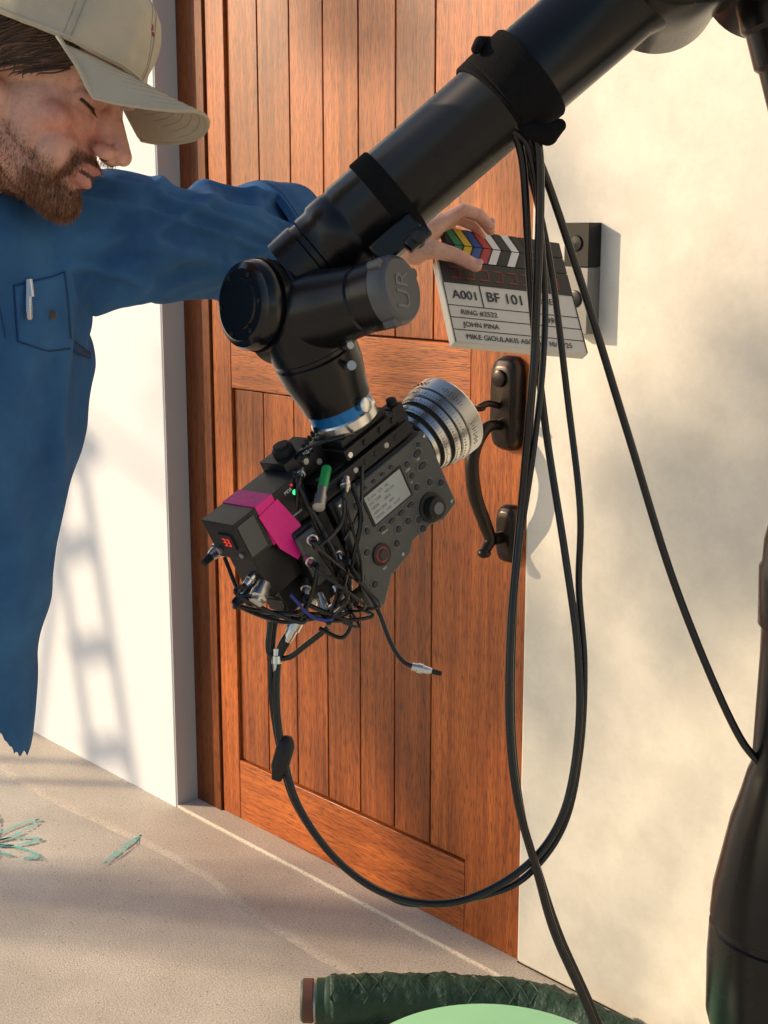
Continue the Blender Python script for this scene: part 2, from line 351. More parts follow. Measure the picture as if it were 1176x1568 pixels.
pr=[(0,.062),(.02,.075),(.045,.089),(.06,.093),(.13,.095),(.17,.094),(.172,.091),(.18,.091),(.182,.094),(.215,.092),(.30,.076),(.335,.066),(.36,.060),(.37,.056),(.50,.0535),(.53,.054),(.535,.058),(.60,.060),(.605,.057),(.63,.056),(.66,.05),(.68,.03),(.685,0)]
r.lathe(BC,up,pr,M_black,56)
r.obj('base_and_elbow',robot)
Wb=RIG@BC; inv=RIG.inverted()
r=B(); r.cyl((Wb.x,Wb.y,.03),(Wb.x,Wb.y,Wb.z+.01),.055,M_black,32); r.box((Wb.x-.2,Wb.y-.2,.006),(Wb.x+.2,Wb.y+.2,.03),M_black); r.obj('pedestal',robot,M=inv)
r=B(); H1=V((-.1485,-.092,.214)); a1=V((.74,.66,.06)).normalized()
r.lathe(H1,a1,[(-.002,0),(-.002,.026),(0,.027),(0,.037),(.002,.039),(.004,.044),(.010,.047),(.017,.0475),(.018,.0445),(.022,.0445),(.023,.049),(.030,.049),(.031,.0465),(.036,.0465),(.038,.048),(.10,.048),(.115,.04),(.118,0)],M_black2,56)
for k in range(6):
    w_=k*math.pi/3; _,a_,b_=basis(a1); c_=H1+(a_*math.cos(w_)+b_*math.sin(w_))*.033; r.cyl(c_+a1*.001,c_-a1*.0012,.0025,M_rub,10)
H2=V((-.095,-.062,.2040)); a2=V((.80,-.57,.13)).normalized()
r.lathe(H2,a2,[(-.045,0),(-.045,.03),(-.035,.042),(.045,.042),(.058,.039),(.092,.0355),(.094,.033),(.098,.033),(.100,.0355),(.118,.0362),(.122,.0362)],M_black,56)
r.lathe(H2+a2*.1221,a2,[(0,.0358),(.012,.0355),(.017,.033),(.019,.030),(.019,0)],M_capg,56)
for w_ in(.6,-1.9,2.5): 
    _,a_,b_=basis(a2); c_=H2+a2*.128+(a_*math.cos(w_)+b_*math.sin(w_))*.036; r.cyl(c_-a2*.004,c_+a2*.009,.0055,M_capg,12)
W0=CO+f*.011-n*.035
r.lathe(W0+u*.238,-u,[(0,.04),(.018,.046),(.045,.0465),(.047,.044),(.051,.044),(.053,.0465),(.072,.0455),(.098,.040),(.112,.038)],M_black,48)
r.lathe(W0+u*.1285,-u,[(0,.0358),(.0155,.0358)],M_blue,48)
r.lathe(W0+u*.1128,-u,[(0,.036),(.002,.0375),(.012,.0375),(.014,.036)],M_silver,48)
pc=W0+u*.165+V((.028,-.035,.0)); r.cyl(pc,pc+V((.004,-.014,0)),.005,M_silver2,16)
pc=W0+u*.190+V((.034,-.028,.0)); r.cyl(pc,pc+V((.006,-.012,0)),.004,M_silver2,16)
pc=W0+u*.119+V((.026,-.030,.0)); r.lathe(pc,(.6,-.8,0),[(0,.008),(.006,.008),(.007,.006),(.007,0)],M_silver,16)
r.obj('wrist_joints',robot,ang=30)
yv=-a2; zv=(V((0,0,1))-yv*yv.z).normalized(); xv=yv.cross(zv)
e=empty('cap_face',Matrix.Translation(H2+a2*.1413)@Matrix((xv,yv,zv)).transposed().to_4x4(),robot)
text('UR','cap_lettering',e,(.009,0,-.022),.031,M_capgl,flip=math.radians(90),align='LEFT',depth=.0005)

# ---------------------------------------------------------------- cinema camera
CM=Matrix((f,-n,u)).transposed().to_4x4(); CM.translation=CO
cc=empty('cinema_camera',RIG@CM)
c=B()
c.box((-.076,0,-.048),(.070,.078,.055),M_body2)
c.box((-.128,.006,-.04),(-.077,.07,.05),M_body2)
c.box((-.130,.0,-.015),(-.10,.006,.045),M_body)
c.lathe((.064,.046,.016),(1,0,0),[(0,.036),(.006,.036)],M_body2,40)
c.obj('body_shell',cc,bevel=.004)
c=B()
ol=[(-.070,.052),(.074,.052),(.076,.02),(.076,-.046),(.05,-.052),(.03,-.046),(.0,-.046),(-.01,-.056),(-.045,-.062),(-.07,-.085),(-.088,-.08),(-.088,-.05),(-.078,-.04)]
vs=[(x,-.005,z) for x,z in ol]+[(x,.004,z) for x,z in ol]; k=len(ol)
c.add(vs,[list(range(k))]+[list(reversed(range(k,2*k)))]+[(i,i+k,(i+1)%k+k,(i+1)%k) for i in range(k)],M_body)
c.obj('control_panel',cc,bevel=.002)
c=B()
c.box((-.040,-.0062,.0),(.024,-.0052,.038),M_body2); c.box((-.037,-.0068,.002),(.021,-.0063,.036),M_lcd)
def btn(x,z,rx,rz,m=M_btn,hh=.0028,rim=True):
    if rim and rx<.009: btn(x,z,rx*1.28,rz*1.35,M_btnl,.0008,False)
    vs=[];sg=20
    for t,s_ in((0,1),(hh*.7,1),(hh,.8)):
        for k in range(sg):
            w_=2*math.pi*k/sg; vs.append((x+rx*s_*math.cos(w_),-.005-t,z+rz*s_*math.sin(w_)))
    fs=[(i*sg+k,i*sg+(k+1)%sg,(i+1)*sg+(k+1)%sg,(i+1)*sg+k) for i in range(2) for k in range(sg)]+[[2*sg+k for k in range(sg)]]
    c.add(vs,fs,m)
for i in range(4): btn(-.031+i*.0155,-.008,.0055,.0028)
for i in range(3): btn(.033,.034-i*.015,.0038,.0038); btn(-.050,.034-i*.016,.0035,.0045)
for i in range(4): btn(-.03+i*.014,.044,.0035,.0022)
btn(.052,.036,.007,.004); btn(.052,.020,.007,.004); btn(.058,.044,.003,.003)
for x,z in((.052,-.002),(.066,-.012),(.018,-.030),(.018,-.042),(.004,-.022),(-.012,-.022),(-.022,-.034),(-.066,.036),(-.066,.02),(-.062,-.018),(-.07,-.055)): btn(x,z,.0042,.0042)
btn(.04,-.028,.0175,.0175,M_body2,.003); 
c.lathe((.04,-.008,-.028),(0,-1,0),[(0,.013),(.002,.0132),(.009,.0125),(.010,.010),(.010,0)],M_rub,28)
c.lathe((.04,-.018,-.028),(0,-1,0),[(0,.007),(.001,.007),(.0012,.005),(.0012,0)],M_btnl,20)
btn(-.046,-.032,.0125,.0125,M_body2,.003); btn(-.046,-.032,.0095,.0095,mat('rec_ring',(.35,.02,.02),.4),.0038); btn(-.046,-.032,.0072,.0072,M_btn,.0055,False)
for x,z in((-.068,.047),(.07,.047),(.07,-.04),(-.08,-.072),(-.02,-.05)): btn(x,z,.002,.002,M_silver,.0012,False)
c.obj('panel_controls',cc,ang=30)
for i,(tx,ty) in enumerate((('23.976   S35   4K',.0295),('ISO 2500     ND 0.6',.0235),('5600K     180.0',.0175),('A001C003   65%',.0115),('MEDIA  1:42   12.4V',.0055))):
    text(tx,'lcd_text',cc,(-.034,-.0069,ty),.0048,M_lcdt,depth=.00004)
for tx,x,z in(('MENU',-.034,-.0145),('USER',.028,.026),('ND',.048,.028),('REC',-.052,-.0495),('VF',.028,.011)): text(tx,'panel_label',cc,(x,-.0052,z),.0034,M_white,depth=.00005)
# lens
c=B(); LP=V((.0670,.050,.018))
segs=[(0,.030,0),(.008,.030,0),(.009,.034,0),(.018,.034,0),(.019,.031,1),(.022,.031,0),(.023,.0375,0),(.028,.0385,0),(.0285,.0395,1),(.0325,.0395,0),(.033,.0415,0),(.042,.0425,0),(.0425,.0435,1),(.0475,.0435,0),(.048,.0450,0),(.056,.0460,0),(.0565,.0455,1),(.058,.0455,0),(.0585,.0480,0),(.068,.0490,0),(.0685,.0480,1),(.0695,.0480,0),(.070,.0505,0),(.090,.0510,0),(.092,.0498,1),(.092,.044,1),(.086,.040,1),(.082,.0,1)]
prof=[(a,b) for a,b,_ in segs]; mats=[M_rub if s_[2] else M_silver for s_ in segs[:-1]]
c.lathe(LP,(1,0,0),prof,M_silver,72,mats=mats)
for k in range(90):
    w_=2*math.pi*k/90
    for t0,rr in((.0285,.0398),(.0430,.0438)):
        p=LP+V((t0,math.cos(w_)*rr,math.sin(w_)*rr)); q=p+V((.004,0,0)); c.cyl(p,q,.0008,M_rub,5)
c.obj('cinema_lens',cc,ang=25)
c=B()
for k in range(70):
    w_=2*math.pi*k/70; 
    for t0,rr,ln in((.049,.0457,.003 if k%5 else .006),(.035,.0422,.0025 if k%4 else .005),(.0605,.0487,.002 if k%5 else .004)):
        p=LP+V((t0,math.cos(w_)*rr,math.sin(w_)*rr)); c.cyl(p,p+V((ln,0,0)),.0003,M_ink,4)
for k in range(90):
    w_=2*math.pi*k/90
    if k%15<9:
        for t0 in((.074,.078) if k%2 else (.076,)):
            p=LP+V((t0,math.cos(w_)*.0508,math.sin(w_)*.0508)); c.cyl(p,p+V((.003,0,0)),.0004,M_ink,4)
c.obj('lens_markings',cc)
# top plates and mount
c=B()
c.box((-.095,.004,.056),(.068,.066,.066),M_body2)
c.box((-.075,.010,.067),(.055,.060,.076),M_body2)
c.box((-.03,.002,.077),(.052,.068,.090),M_body2)
c.box((-.025,.008,.0905),(.045,.062,.0985),M_body2)
c.box((-.085,.034,.077),(-.032,.078,.106),M_body2)
c.box((-.085,-.002,.058),(.06,.0035,.074),M_body2)
c.box((.055,.01,.067),(.072,.03,.090),M_body2)
c.box((-.182,.012,.052),(-.086,.070,.098),M_body2)
c.box((-.179,.0105,.056),(-.156,.0118,.094),M_body)
c.box((-.175,.02,.0),(-.129,.066,.050),M_body2)
c.box((-.160,.03,-.035),(-.129,.066,-.002),M_body2)
c.obj('top_plates',cc,bevel=.002)
c=B()
for i in range(8):
    for j in range(2): c.lathe((-.066+i*.017,.014+j*.03,.0768),(0,0,1),[(0,.003),(.0004,.0036),(.0008,.0036),(.0008,0)],M_silver2 if (i+j)%4==0 else M_rub,14)
for i in range(8): c.lathe((-.078+i*.0165,-.002,.066),(0,-1,0),[(0,.0035),(.001,.003),(.001,0)],M_silver2 if i%3==0 else M_rub,14)
for x,z in((-.078,.09),(-.06,.095),(-.045,.085)): c.lathe((x,.0338,z),(0,-1,0),[(0,.004),(.004,.0035),(.004,0)],M_silver2,14)
for x in(-.025,.0,.025,.045): c.lathe((x,.0018,.083),(0,-1,0),[(0,.0035),(.002,.0032),(.002,0)],M_silver if x<.0 else M_rub,12)
# pink tape on the box
c.box((-.150,.0113,.0515),(-.126,.0707,.0988),M_pink)
c.add([(-.152,.0104,.088),(-.123,.0104,.091),(-.112,.0090,.052),(-.116,.0082,.030),(-.134,.0080,.022),(-.147,.0090,.045)],[(0,1,2,3,4,5)],M_pink)
c.box((-.1835,.026,.066),(-.182,.048,.084),M_ink)
for y in(.031,.038): 
    for z in(.0705,.0745,.0785): c.box((-.1845,y,z),(-.1836,y+.0040,z+.0009),M_red)
    c.box((-.1845,y,.0705),(-.1836,y+.0009,.0794),M_red)
c.lathe((-.1825,.060,.062),(-1,0,0),[(0,.004),(.003,.004),(.003,0)],M_silver2,12); c.lathe((-.1825,.022,.060),(-1,0,0),[(0,.003),(.002,.003),(.002,0)],M_silver2,12)
c.ball((-.100,.0116,.084),(.003,.001,.003),M_green)
c.ball((-.100,.0116,.093),(.0015,.001,.0015),M_red)
c.obj('top_fittings',cc,ang=30)
text('MDR','box_label',cc,(-.112,.0117,.088),.005,M_white,depth=.0001)
text('WIRELESS','box_label',cc,(-.114,.0117,.062),.003,M_white,depth=.0001)
def lemo(b,p,dr,ln=.03,rr=.0062,M=None):
    b.lathe(p,dr,[(0,rr*.9),(ln*.25,rr*.9),(ln*.27,rr*1.1),(ln*.55,rr*1.1),(ln*.57,rr*.85),(ln*.8,rr*.8),(ln,rr*.6)],M_silver,20,M)
    dr=V(dr).normalized(); b.lathe(V(p)+dr*ln,dr,[(0,rr*.62),(ln*.5,rr*.5)],M_rub,14,M)
c=B()
cons=[((-.176,.03,.03),(-1,-.2,-.1)),((-.172,.05,.015),(-1,-.1,-.3)),((-.13,.02,-.01),(-.7,-.6,-.3)),((-.13,.05,-.02),(-.9,-.2,-.5)),((-.128,.01,-.028),(-.5,-.6,-.6)),
      ((-.11,.006,-.03),(-.2,-.6,-.8)),((-.09,.02,-.041),(-.1,-.3,-1)),((-.11,.006,.035),(-.5,-1,.0)),((-.125,.006,.02),(-.4,-1,-.2)),((-.095,.0,.01),(-.3,-1,-.4)),((-.07,.03,.09),(-.9,-.8,.0)),((-.045,-.003,.066),(-.9,-.7,-.3)),((-.10,.045,-.041),(-.1,.1,-1))]
for p,dr in cons: lemo(c,p,dr,random.uniform(.016,.026),random.uniform(.0042,.0068))
c.lathe((-.176,.022,.018),(-.9,-.4,-.2),[(0,.008),(.010,.008),(.011,.0095),(.020,.0095),(.021,.007),(.026,.007)],M_silver,20)
c.cyl((-.052,.012,.082),(-.078,-.006,.076),.0055,M_greenc,14)
c.lathe((-.078,-.006,.076),(-.8,-.55,-.2),[(0,.005),(.012,.005),(.013,.0065),(.03,.0065),(.031,.004)],M_silver2,16)
c.obj('connectors',cc,ang=30)
M_cblue=mat('cable_blue',(.01,.03,.25),.4)
c=B(); rc=random.Random(11)
for i in range(22):
    p,dr=cons[i%len(cons)]; q,dq=cons[(i*5+3)%len(cons)]
    if i>=13: q,dq=cons[(i*7+1)%len(cons)]
    p=V(p)+V(dr).normalized()*.024; q=V(q)+V(dq).normalized()*.024
    mid=(p+q)/2+V((rc.uniform(-.015,.02),rc.uniform(-.035,-.01),rc.uniform(-.045,.005)))
    c.tube(catmull([p-V(dr).normalized()*.01,p+V(dr).normalized()*.008,mid,q+V(dq).normalized()*.008,q-V(dq).normalized()*.01],8),rc.choice((.0016,.0022,.0027)),M_cable,7)
c.tube(catmull([(-.045,-.01,.06),(-.06,-.022,.03),(-.085,-.02,.0),(-.10,-.015,-.02),(-.11,-.01,-.05)],8),.0026,M_cable,7)
c.tube(catmull([(-.02,-.004,.065),(-.055,-.018,.035),(-.09,-.02,.02)],8),.002,M_cable,7)
c.tube(catmull([(-.01,.0,.10),(-.035,-.008,.112),(-.06,.02,.112),(-.07,.04,.10)],8),.0022,M_cable,7)
c.tube(catmull([(-.165,.0,.0),(-.16,-.01,-.03),(-.145,-.015,-.045),(-.12,-.008,-.05)],8),.0018,M_cblue,7)
c.obj('camera_leads',cc)
c=B()
for i in range(5): lemo(c,(-.055+i*.008,.03+.004*i,.1),(-.3,-.5,1),.012,.004)
c.lathe((-.065,.055,.106),(0,0,1),[(0,.012),(.008,.012),(.009,.009),(.012,.009),(.012,0)],M_rub,24)
c.lathe((.064,.018,.091),(0,-.4,1),[(0,.006),(.006,.006),(.007,.004),(.007,0)],M_rub,18)
c.obj('mount_hardware',cc,ang=30)

# ---------------------------------------------------------------- hanging cables
cb=empty('cable_bundle',RIG)
paths=[
 ([(.12,-.11,.40),(.158,-.10,.377),(.160,-.06,.20),(.157,-.05,.132),(.149,-.02,.003),(.138,-.02,-.119),(.136,-.02,-.227),(.145,-.02,-.313),(.167,-.01,-.392),(.188,0,-.464),(.231,.02,-.563),(.30,.06,-.75)],.0047),
 ([(.118,-.105,.395),(.150,-.095,.37),(.170,-.05,.25),(.170,-.04,.16),(.160,-.03,.06),(.146,-.012,-.05),(.140,-.014,-.15),(.141,-.012,-.25),(.152,-.01,-.335),(.172,-.0,-.40),(.196,.01,-.470),(.240,.03,-.57),(.31,.07,-.75)],.0035),
 ([(.11,-.11,.40),(.141,-.09,.373),(.157,-.04,.235),(.177,0,.096),(.199,0,-.047),(.213,0,-.155),(.213,0,-.248),(.195,0,-.335),(.152,0,-.392),(.080,0,-.428),(.009,0,-.422),(-.049,0,-.385),(-.092,0,-.327),(-.110,0,-.270),(-.118,0,-.2125),(-.115,0,-.155),(-.099,0,-.126),(-.088,.01,-.108)],.0043),
 ([(.115,-.11,.40),(.144,-.085,.372),(.178,-.03,.272),(.2025,0,.118),(.2154,0,.003),(.2154,.01,-.083),(.2215,.01,-.169),(.217,.01,-.263),(.199,.01,-.346),(.158,.01,-.402),(.109,.012,-.425),(.037,.012,-.434),(.0,.012,-.422),(-.053,.012,-.385),(-.097,.012,-.325),(-.114,.012,-.268),(-.124,.01,-.2),(-.122,.01,-.13),(-.11,.01,-.10)],.0038),
 ([(.118,-.115,.40),(.154,-.09,.377),(.21,-.03,.254),(.267,0,.089),(.3245,.02,-.083),(.389,.03,-.234),(.43,.04,-.29),(.5,.05,-.36),(.55,.05,-.6)],.0045),
 ([(-.035,-.03,-.06),(-.01,-.03,-.098),(.007,-.03,-.14),(.02,-.03,-.160),(.035,-.03,-.168)],.0026),
 ([(-.125,0,-.12),(-.126,0,-.155),(-.106,0,-.160),(-.085,-.01,-.145),(-.06,-.02,-.125)],.0032),
 ([(-.13,.0,-.08),(-.11,-.02,-.110),(-.08,-.03,-.115),(-.05,-.03,-.10),(-.04,-.03,-.07)],.0028),
 ([(-.175,.0,-.05),(-.155,-.02,-.090),(-.13,-.03,-.11),(-.10,-.03,-.112)],.0024),
 ([(-.07,-.03,-.125),(-.045,-.03,-.135),(-.035,-.03,-.115),(-.05,-.03,-.095)],.0024)]
c=B()
for p,rr in paths: c.tube(catmull(p,10),rr,M_cable,12)
c.obj('cables',cb)
c=B()
c.lathe((-.106,0,-.250),(-.012,0,-.043),[(-.004,.004),(0,.0075),(.006,.010),(.032,.010),(.038,.0075),(.046,.0055)],M_rub,24,M=None)
lemo(c,(.030,-.03,-.166),(.016,0,-.004),.022,.005)
lemo(c,(-.092,.0,-.112),(-.03,0,-.06),.034,.0075); lemo(c,(-.118,0,-.150),(-.0,0,-1),.03,.005)
lemo(c,(-.055,-.01,-.108),(.5,-.3,.4),.028,.009); lemo(c,(-.08,-.005,-.10),(.2,-.3,.8),.028,.0085); lemo(c,(-.175,-.0,-.035),(-.4,-.4,-.4),.024,.008)
c.obj('cable_ends',cb,ang=30)

# ---------------------------------------------------------------- clapperboard
e1=V((.2,.1,-.005)).normalized(); e2=-V((.026,-.05,-.124)); e2=(e2-e1*e2.dot(e1)).normalized(); ey=e2.cross(e1)
SM=Matrix((e1,ey,e2)).transposed().to_4x4(); SM.translation=V((.187,.470,.296))
cl=empty('clapperboard',RIG@SM)
c=B(); c.box((-.112,0,-.069),(.112,.016,.069),M_slate); c.obj('board',cl,bevel=.002)
c=B(); c.box((-.110,-.0012,.030),(.110,0,.067),M_ink)
M_dred=mat('led_digits',(.20,.01,.01),.4,emit=((.5,.02,.01),.05))
for i in range(8):
    x=-.095+i*.024; c.box((x,-.0018,.038),(x+.015,-.0013,.0400),M_dred); c.box((x,-.0018,.0555),(x+.015,-.0013,.0575),M_dred); c.box((x+.0135,-.0018,.041),(x+.015,-.0013,.0545),M_dred)
for z in(-.008,-.028,-.048): c.box((-.11,-.0008,z),(.11,-.0001,z+.0009),M_ink)
for x,z0,z1 in((-.052,-.008,.03),(.03,-.068,.03),(-.111,-.068,.03),(.1095,-.068,.03)): c.box((x,-.0011,z0),(x+.0011,-.0001,z1),M_ink)
c.obj('board_print',cl)
text('A001','slate_text',cl,(-.100,-.0012,.004),.020,M_ink,depth=.0003); text('BF 101','slate_text',cl,(-.044,-.0012,.004),.023,M_ink,depth=.0003)
text('SERIES','slate_text',cl,(.038,-.0012,.010),.014,M_ink); text('RING #2522','slate_text',cl,(-.092,-.0012,-.022),.0115,M_ink); text('JOHN PINA','slate_text',cl,(-.092,-.0012,-.042),.0115,M_ink)
text('MIKE GIOULAKIS ASC','slate_text',cl,(-.092,-.0012,-.062),.0115,M_ink); text('2398','slate_text',cl,(.045,-.0012,-.022),.013,M_ink); text('10/14/25','slate_text',cl,(.045,-.0012,-.062),.0115,M_ink)
c=B(); c.box((-.09,.001,.0705),(.112,.013,.097),M_ink); c.box((-.09,.001,.0985),(.112,.013,.126),M_ink); c.obj('clap_sticks',cl,bevel=.001)
cols=[mat('stripe_green',(.02,.22,.10),.5),mat('stripe_yellow',(.62,.45,.04),.5),mat('stripe_blue',(.02,.07,.30),.5),mat('stripe_red',(.42,.02,.03),.5),mat('stripe_white',(.7,.7,.7),.5),M_ink]
c=B(); x=-.076; i=0
while x<.095:
    m_=cols[i] if i<5 else (cols[4] if i%2==0 and x<.03 else cols[5]); wd=.013
    c.add([(x,.0004,.0985),(x+wd,.0004,.0985),(x+wd-.014,.0004,.126),(x-.014,.0004,.126)],[(0,1,2,3)],m_)
    c.add([(x-.014,.0004,.0705),(x+wd-.014,.0004,.0705),(x+wd,.0004,.097),(x,.0004,.097)],[(0,1,2,3)],m_)
    x+=wd+.003; i+=1
c.obj('stick_stripes',cl)

# ---------------------------------------------------------------- man
man=empty('man',RIG)
def skinmat():
    m=bpy.data.materials.new('skin'); nt,N,L,P=nodes(m)
    at=N.new('ShaderNodeAttribute'); at.attribute_name='Col'; tc=N.new('ShaderNodeTexCoord')
    nn=N.new('ShaderNodeTexNoise'); nn.inputs['Scale'].default_value=90; nn.inputs['Detail'].default_value=8; nn.inputs['Roughness'].default_value=.65; L.new(tc.outputs['Object'],nn.inputs['Vector'])
    mr=N.new('ShaderNodeMapRange'); mr.inputs[1].default_value=.3; mr.inputs[2].default_value=.7; mr.inputs[3].default_value=.82; mr.inputs[4].default_value=1.12; L.new(nn.outputs['Fac'],mr.inputs[0])
    sc=N.new('ShaderNodeVectorMath'); sc.operation='SCALE'; L.new(at.outputs['Color'],sc.inputs[0]); L.new(mr.outputs[0],sc.inputs['Scale']); L.new(sc.outputs[0],P.inputs['Base Color'])
    P.inputs['Roughness'].default_value=.44; P.inputs['Subsurface Weight'].default_value=.10; P.inputs['Subsurface Scale'].default_value=.006; P.inputs['Subsurface Radius'].default_value=(1,.35,.2)
    b=N.new('ShaderNodeTexNoise'); b.inputs['Scale'].default_value=420; b.inputs['Detail'].default_value=5; L.new(tc.outputs['Object'],b.inputs['Vector'])
    bn=N.new('ShaderNodeBump'); bn.inputs['Strength'].default_value=.55; bn.inputs['Distance'].default_value=.001; L.new(b.outputs['Fac'],bn.inputs['Height']); L.new(bn.outputs[0],P.inputs['Normal'])
    return m
M_skin=skinmat()
def paint(me,fn):
    at=me.color_attributes.new('Col','FLOAT_COLOR','POINT')
    for i,v in enumerate(me.vertices):
        c_=fn(v.co); at.data[i].color=(c_[0],c_[1],c_[2],1)
HEADM=Matrix.Translation((-.354,-.12,.440))@Matrix.Rotation(math.radians(-7),4,'Z')@Matrix.Rotation(math.radians(25),4,'Y')
hb=B(); K=M_skin
hb.ball((-.005,0,.035),(.098,.077,.085),K,seg=32,rings=20)
hb.ball((.026,0,-.03),(.060,.060,.085),K,seg=32,rings=20)
hb.ball((.035,0,-.078),(.050,.046,.036),K)
hb.ball((.077,0,-.101),(.020,.023,.018),K)
for s in(-1,1):
    hb.limb([(-.002,s*.056,-.040),(.008,s*.054,-.066),(.045,s*.037,-.092),(.075,s*.012,-.104)],[.018,.017,.016,.014],K)
    hb.ball((.053,s*.041,-.033),(.022,.019,.018),K)
    hb.ball((.085,s*.021,.018),(.016,.024,.0085),K)
    hb.ball((.0710,s*.030,-.003),(.0138,.0150,.0115),K)
    hb.ball((.105,s*.0125,-.041),(.0120,.0072,.0080),K)
    hb.ball((.064,s*.028,-.06),(.022,.022,.028),K)
hb.limb([(.088,0,.012),(.0965,0,-.006),(.110,0,-.024),(.1205,0,-.0375)],[.0085,.0076,.0085,.0090],K)
hb.limb([(.088,0,-.012),(.100,0,-.034)],[.013,.0105],K)
hb.ball((.107,0,-.045),(.011,.006,.006),K)
hb.ball((.076,0,-.064),(.022,.028,.026),K)
hb.ball((.0950,0,-.0605),(.009,.020,.0048),K); hb.ball((.0915,0,-.0765),(.009,.018,.0056),K)
hb.limb([(-.025,0,-.05),(-.045,0,-.12),(-.06,0,-.2)],[.060,.058,.062],K)
for s in(-1,1): hb.ball((-.018,s*.077,-.018),(.016,.006,.028),K)
head=organic(hb,'head',man,.0019,3,M_skin,M=HEADM)
def beard(p):
    x,y,z=p; ay=abs(y)
    b=0
    b=max(b,sstep(-.082,-.091,z)*sstep(.035,.06,x)*1.0)
    b=max(b,sstep(-.060,-.078,z+ .30*(x-.06))*sstep(-.005,.02,x)*.40)
    ms=sstep(.0,.003,z+.0595)*sstep(.0,.004,-.0475-z)*sstep(.080,.086,x)*(1-sstep(.024,.03,ay)); b=max(b,ms*1.0)
    cn=sstep(.017,.022,ay)*sstep(.068,.079,x)*sstep(-.049,-.057,z)*(1-sstep(.032,.040,ay)); b=max(b,cn*.9)
    if -.084<z<-.0595 and ay<.0185 and x>.084: b=0
    if z<-.12: b*=sstep(-.145,-.12,z)
    return b
def skc(p):
    x,y,z=p; base=V((.66,.375,.275)); red=V((.66,.25,.18))
    k=.8*math.exp(-((x-.07)**2+(z+.03)**2)/.0010)+.6*math.exp(-((x-.115)**2+(z+.035)**2)/.0003)+.35*noise.noise(V(p)*55)
    c_=base.lerp(red,max(0,min(1,k)))
    fr=noise.noise(V(p)*330)
    if fr>.46 and z>-.05: c_=c_.lerp(V((.45,.21,.14)),.4)
    if x>.085 and abs(y)<.021 and -.083<z<-.0565: c_=c_.lerp(V((.48,.17,.14)),.75)
    em=(1 if (.014<abs(y)<.046 and x>.055) else 0)
    c_=c_.lerp(V((.30,.13,.09)),.7*math.exp(-((z-.0095)/.0022)**2)*em)
    c_=c_.lerp(V((.40,.19,.15)),.5*math.exp(-((z+.0165)/.0022)**2)*em)
    c_=c_.lerp(V((.42,.20,.14)),.45*math.exp(-((abs(y)-.022-.35*(-.045-z))/.0025)**2)*sstep(-.072,-.06,z)*sstep(-.036,-.044,z)*sstep(.06,.08,x))
    b=beard(p)*(0.75+.3*noise.noise(V(p)*400)); c_=c_.lerp(V((.16,.068,.038)),max(0,min(.85,b*.85)))
    if abs(z+.0685)<.0024 and x>.082 and abs(y)<.018: c_=V((.05,.015,.012))
    return c_
paint(head.data,skc)
M_hr=[mat('beard_hair_a',(.18,.068,.028),.6),mat('beard_hair_b',(.10,.038,.019),.6),mat('beard_hair_c',(.30,.135,.06),.6)]
def strands(name,me,dens,count,ln,dirfn,mats,M,width=.00020):
    b=B(); pol=me.polygons; npn=len(pol); c_=0; tries=0; rr=random.Random(5)
    while c_<count and tries<count*60:
        tries+=1; p=pol[rr.randrange(npn)]; q=p.center
        dn=dens(q)
        if rr.random()>dn: continue
        nn=p.normal; dr=(dirfn(q)+nn*rr.uniform(.3,.8)+V((rr.uniform(-.4,.4),rr.uniform(-.4,.4),rr.uniform(-.4,.4)))).normalized()
        o_=q+V((rr.uniform(-.001,.001),rr.uniform(-.001,.001),rr.uniform(-.001,.001))); l=ln*rr.uniform(.5,1.2)*(.45+.55*min(1,dn))
        sd=dr.cross(V((rr.uniform(-1,1),rr.uniform(-1,1),rr.uniform(-1,1)))).normalized()*width
        m1=o_+dr*l*.55; en=m1+(dr*.6+dirfn(q)*.6).normalized()*l*.45
        b.add([o_-sd,o_+sd,m1+sd*.8,m1-sd*.8,en],[(0,1,2,3),(3,2,4)],rr.choice(mats)); c_+=1
    return b.obj(name,man,M=M,smooth=False)
strands('beard',head.data,beard,10000,.0090,lambda q:V((.25,0,-1)),M_hr,HEADM)
def brow(p):
    x,y,z=p; return 1.0 if (.016<z<.0245-.12*max(0,abs(y)-.03) and .010<abs(y)<.044 and x>.06) else 0
M_hh=[mat('hair_dark',(.04,.021,.012),.45),mat('hair_brown',(.085,.043,.023),.45),mat('hair_light',(.15,.08,.042),.45)]
strands('eyebrows',head.data,brow,900,.007,lambda q:V((-.3,.8 if q.y>0 else -.8,-.1)),[M_hr[1],M_hh[1]],HEADM)
eb=B(); M_lid=mat('lid_crease',(.30,.14,.10),.6); M_eye=mat('eye_wet',(.10,.07,.05),.1)
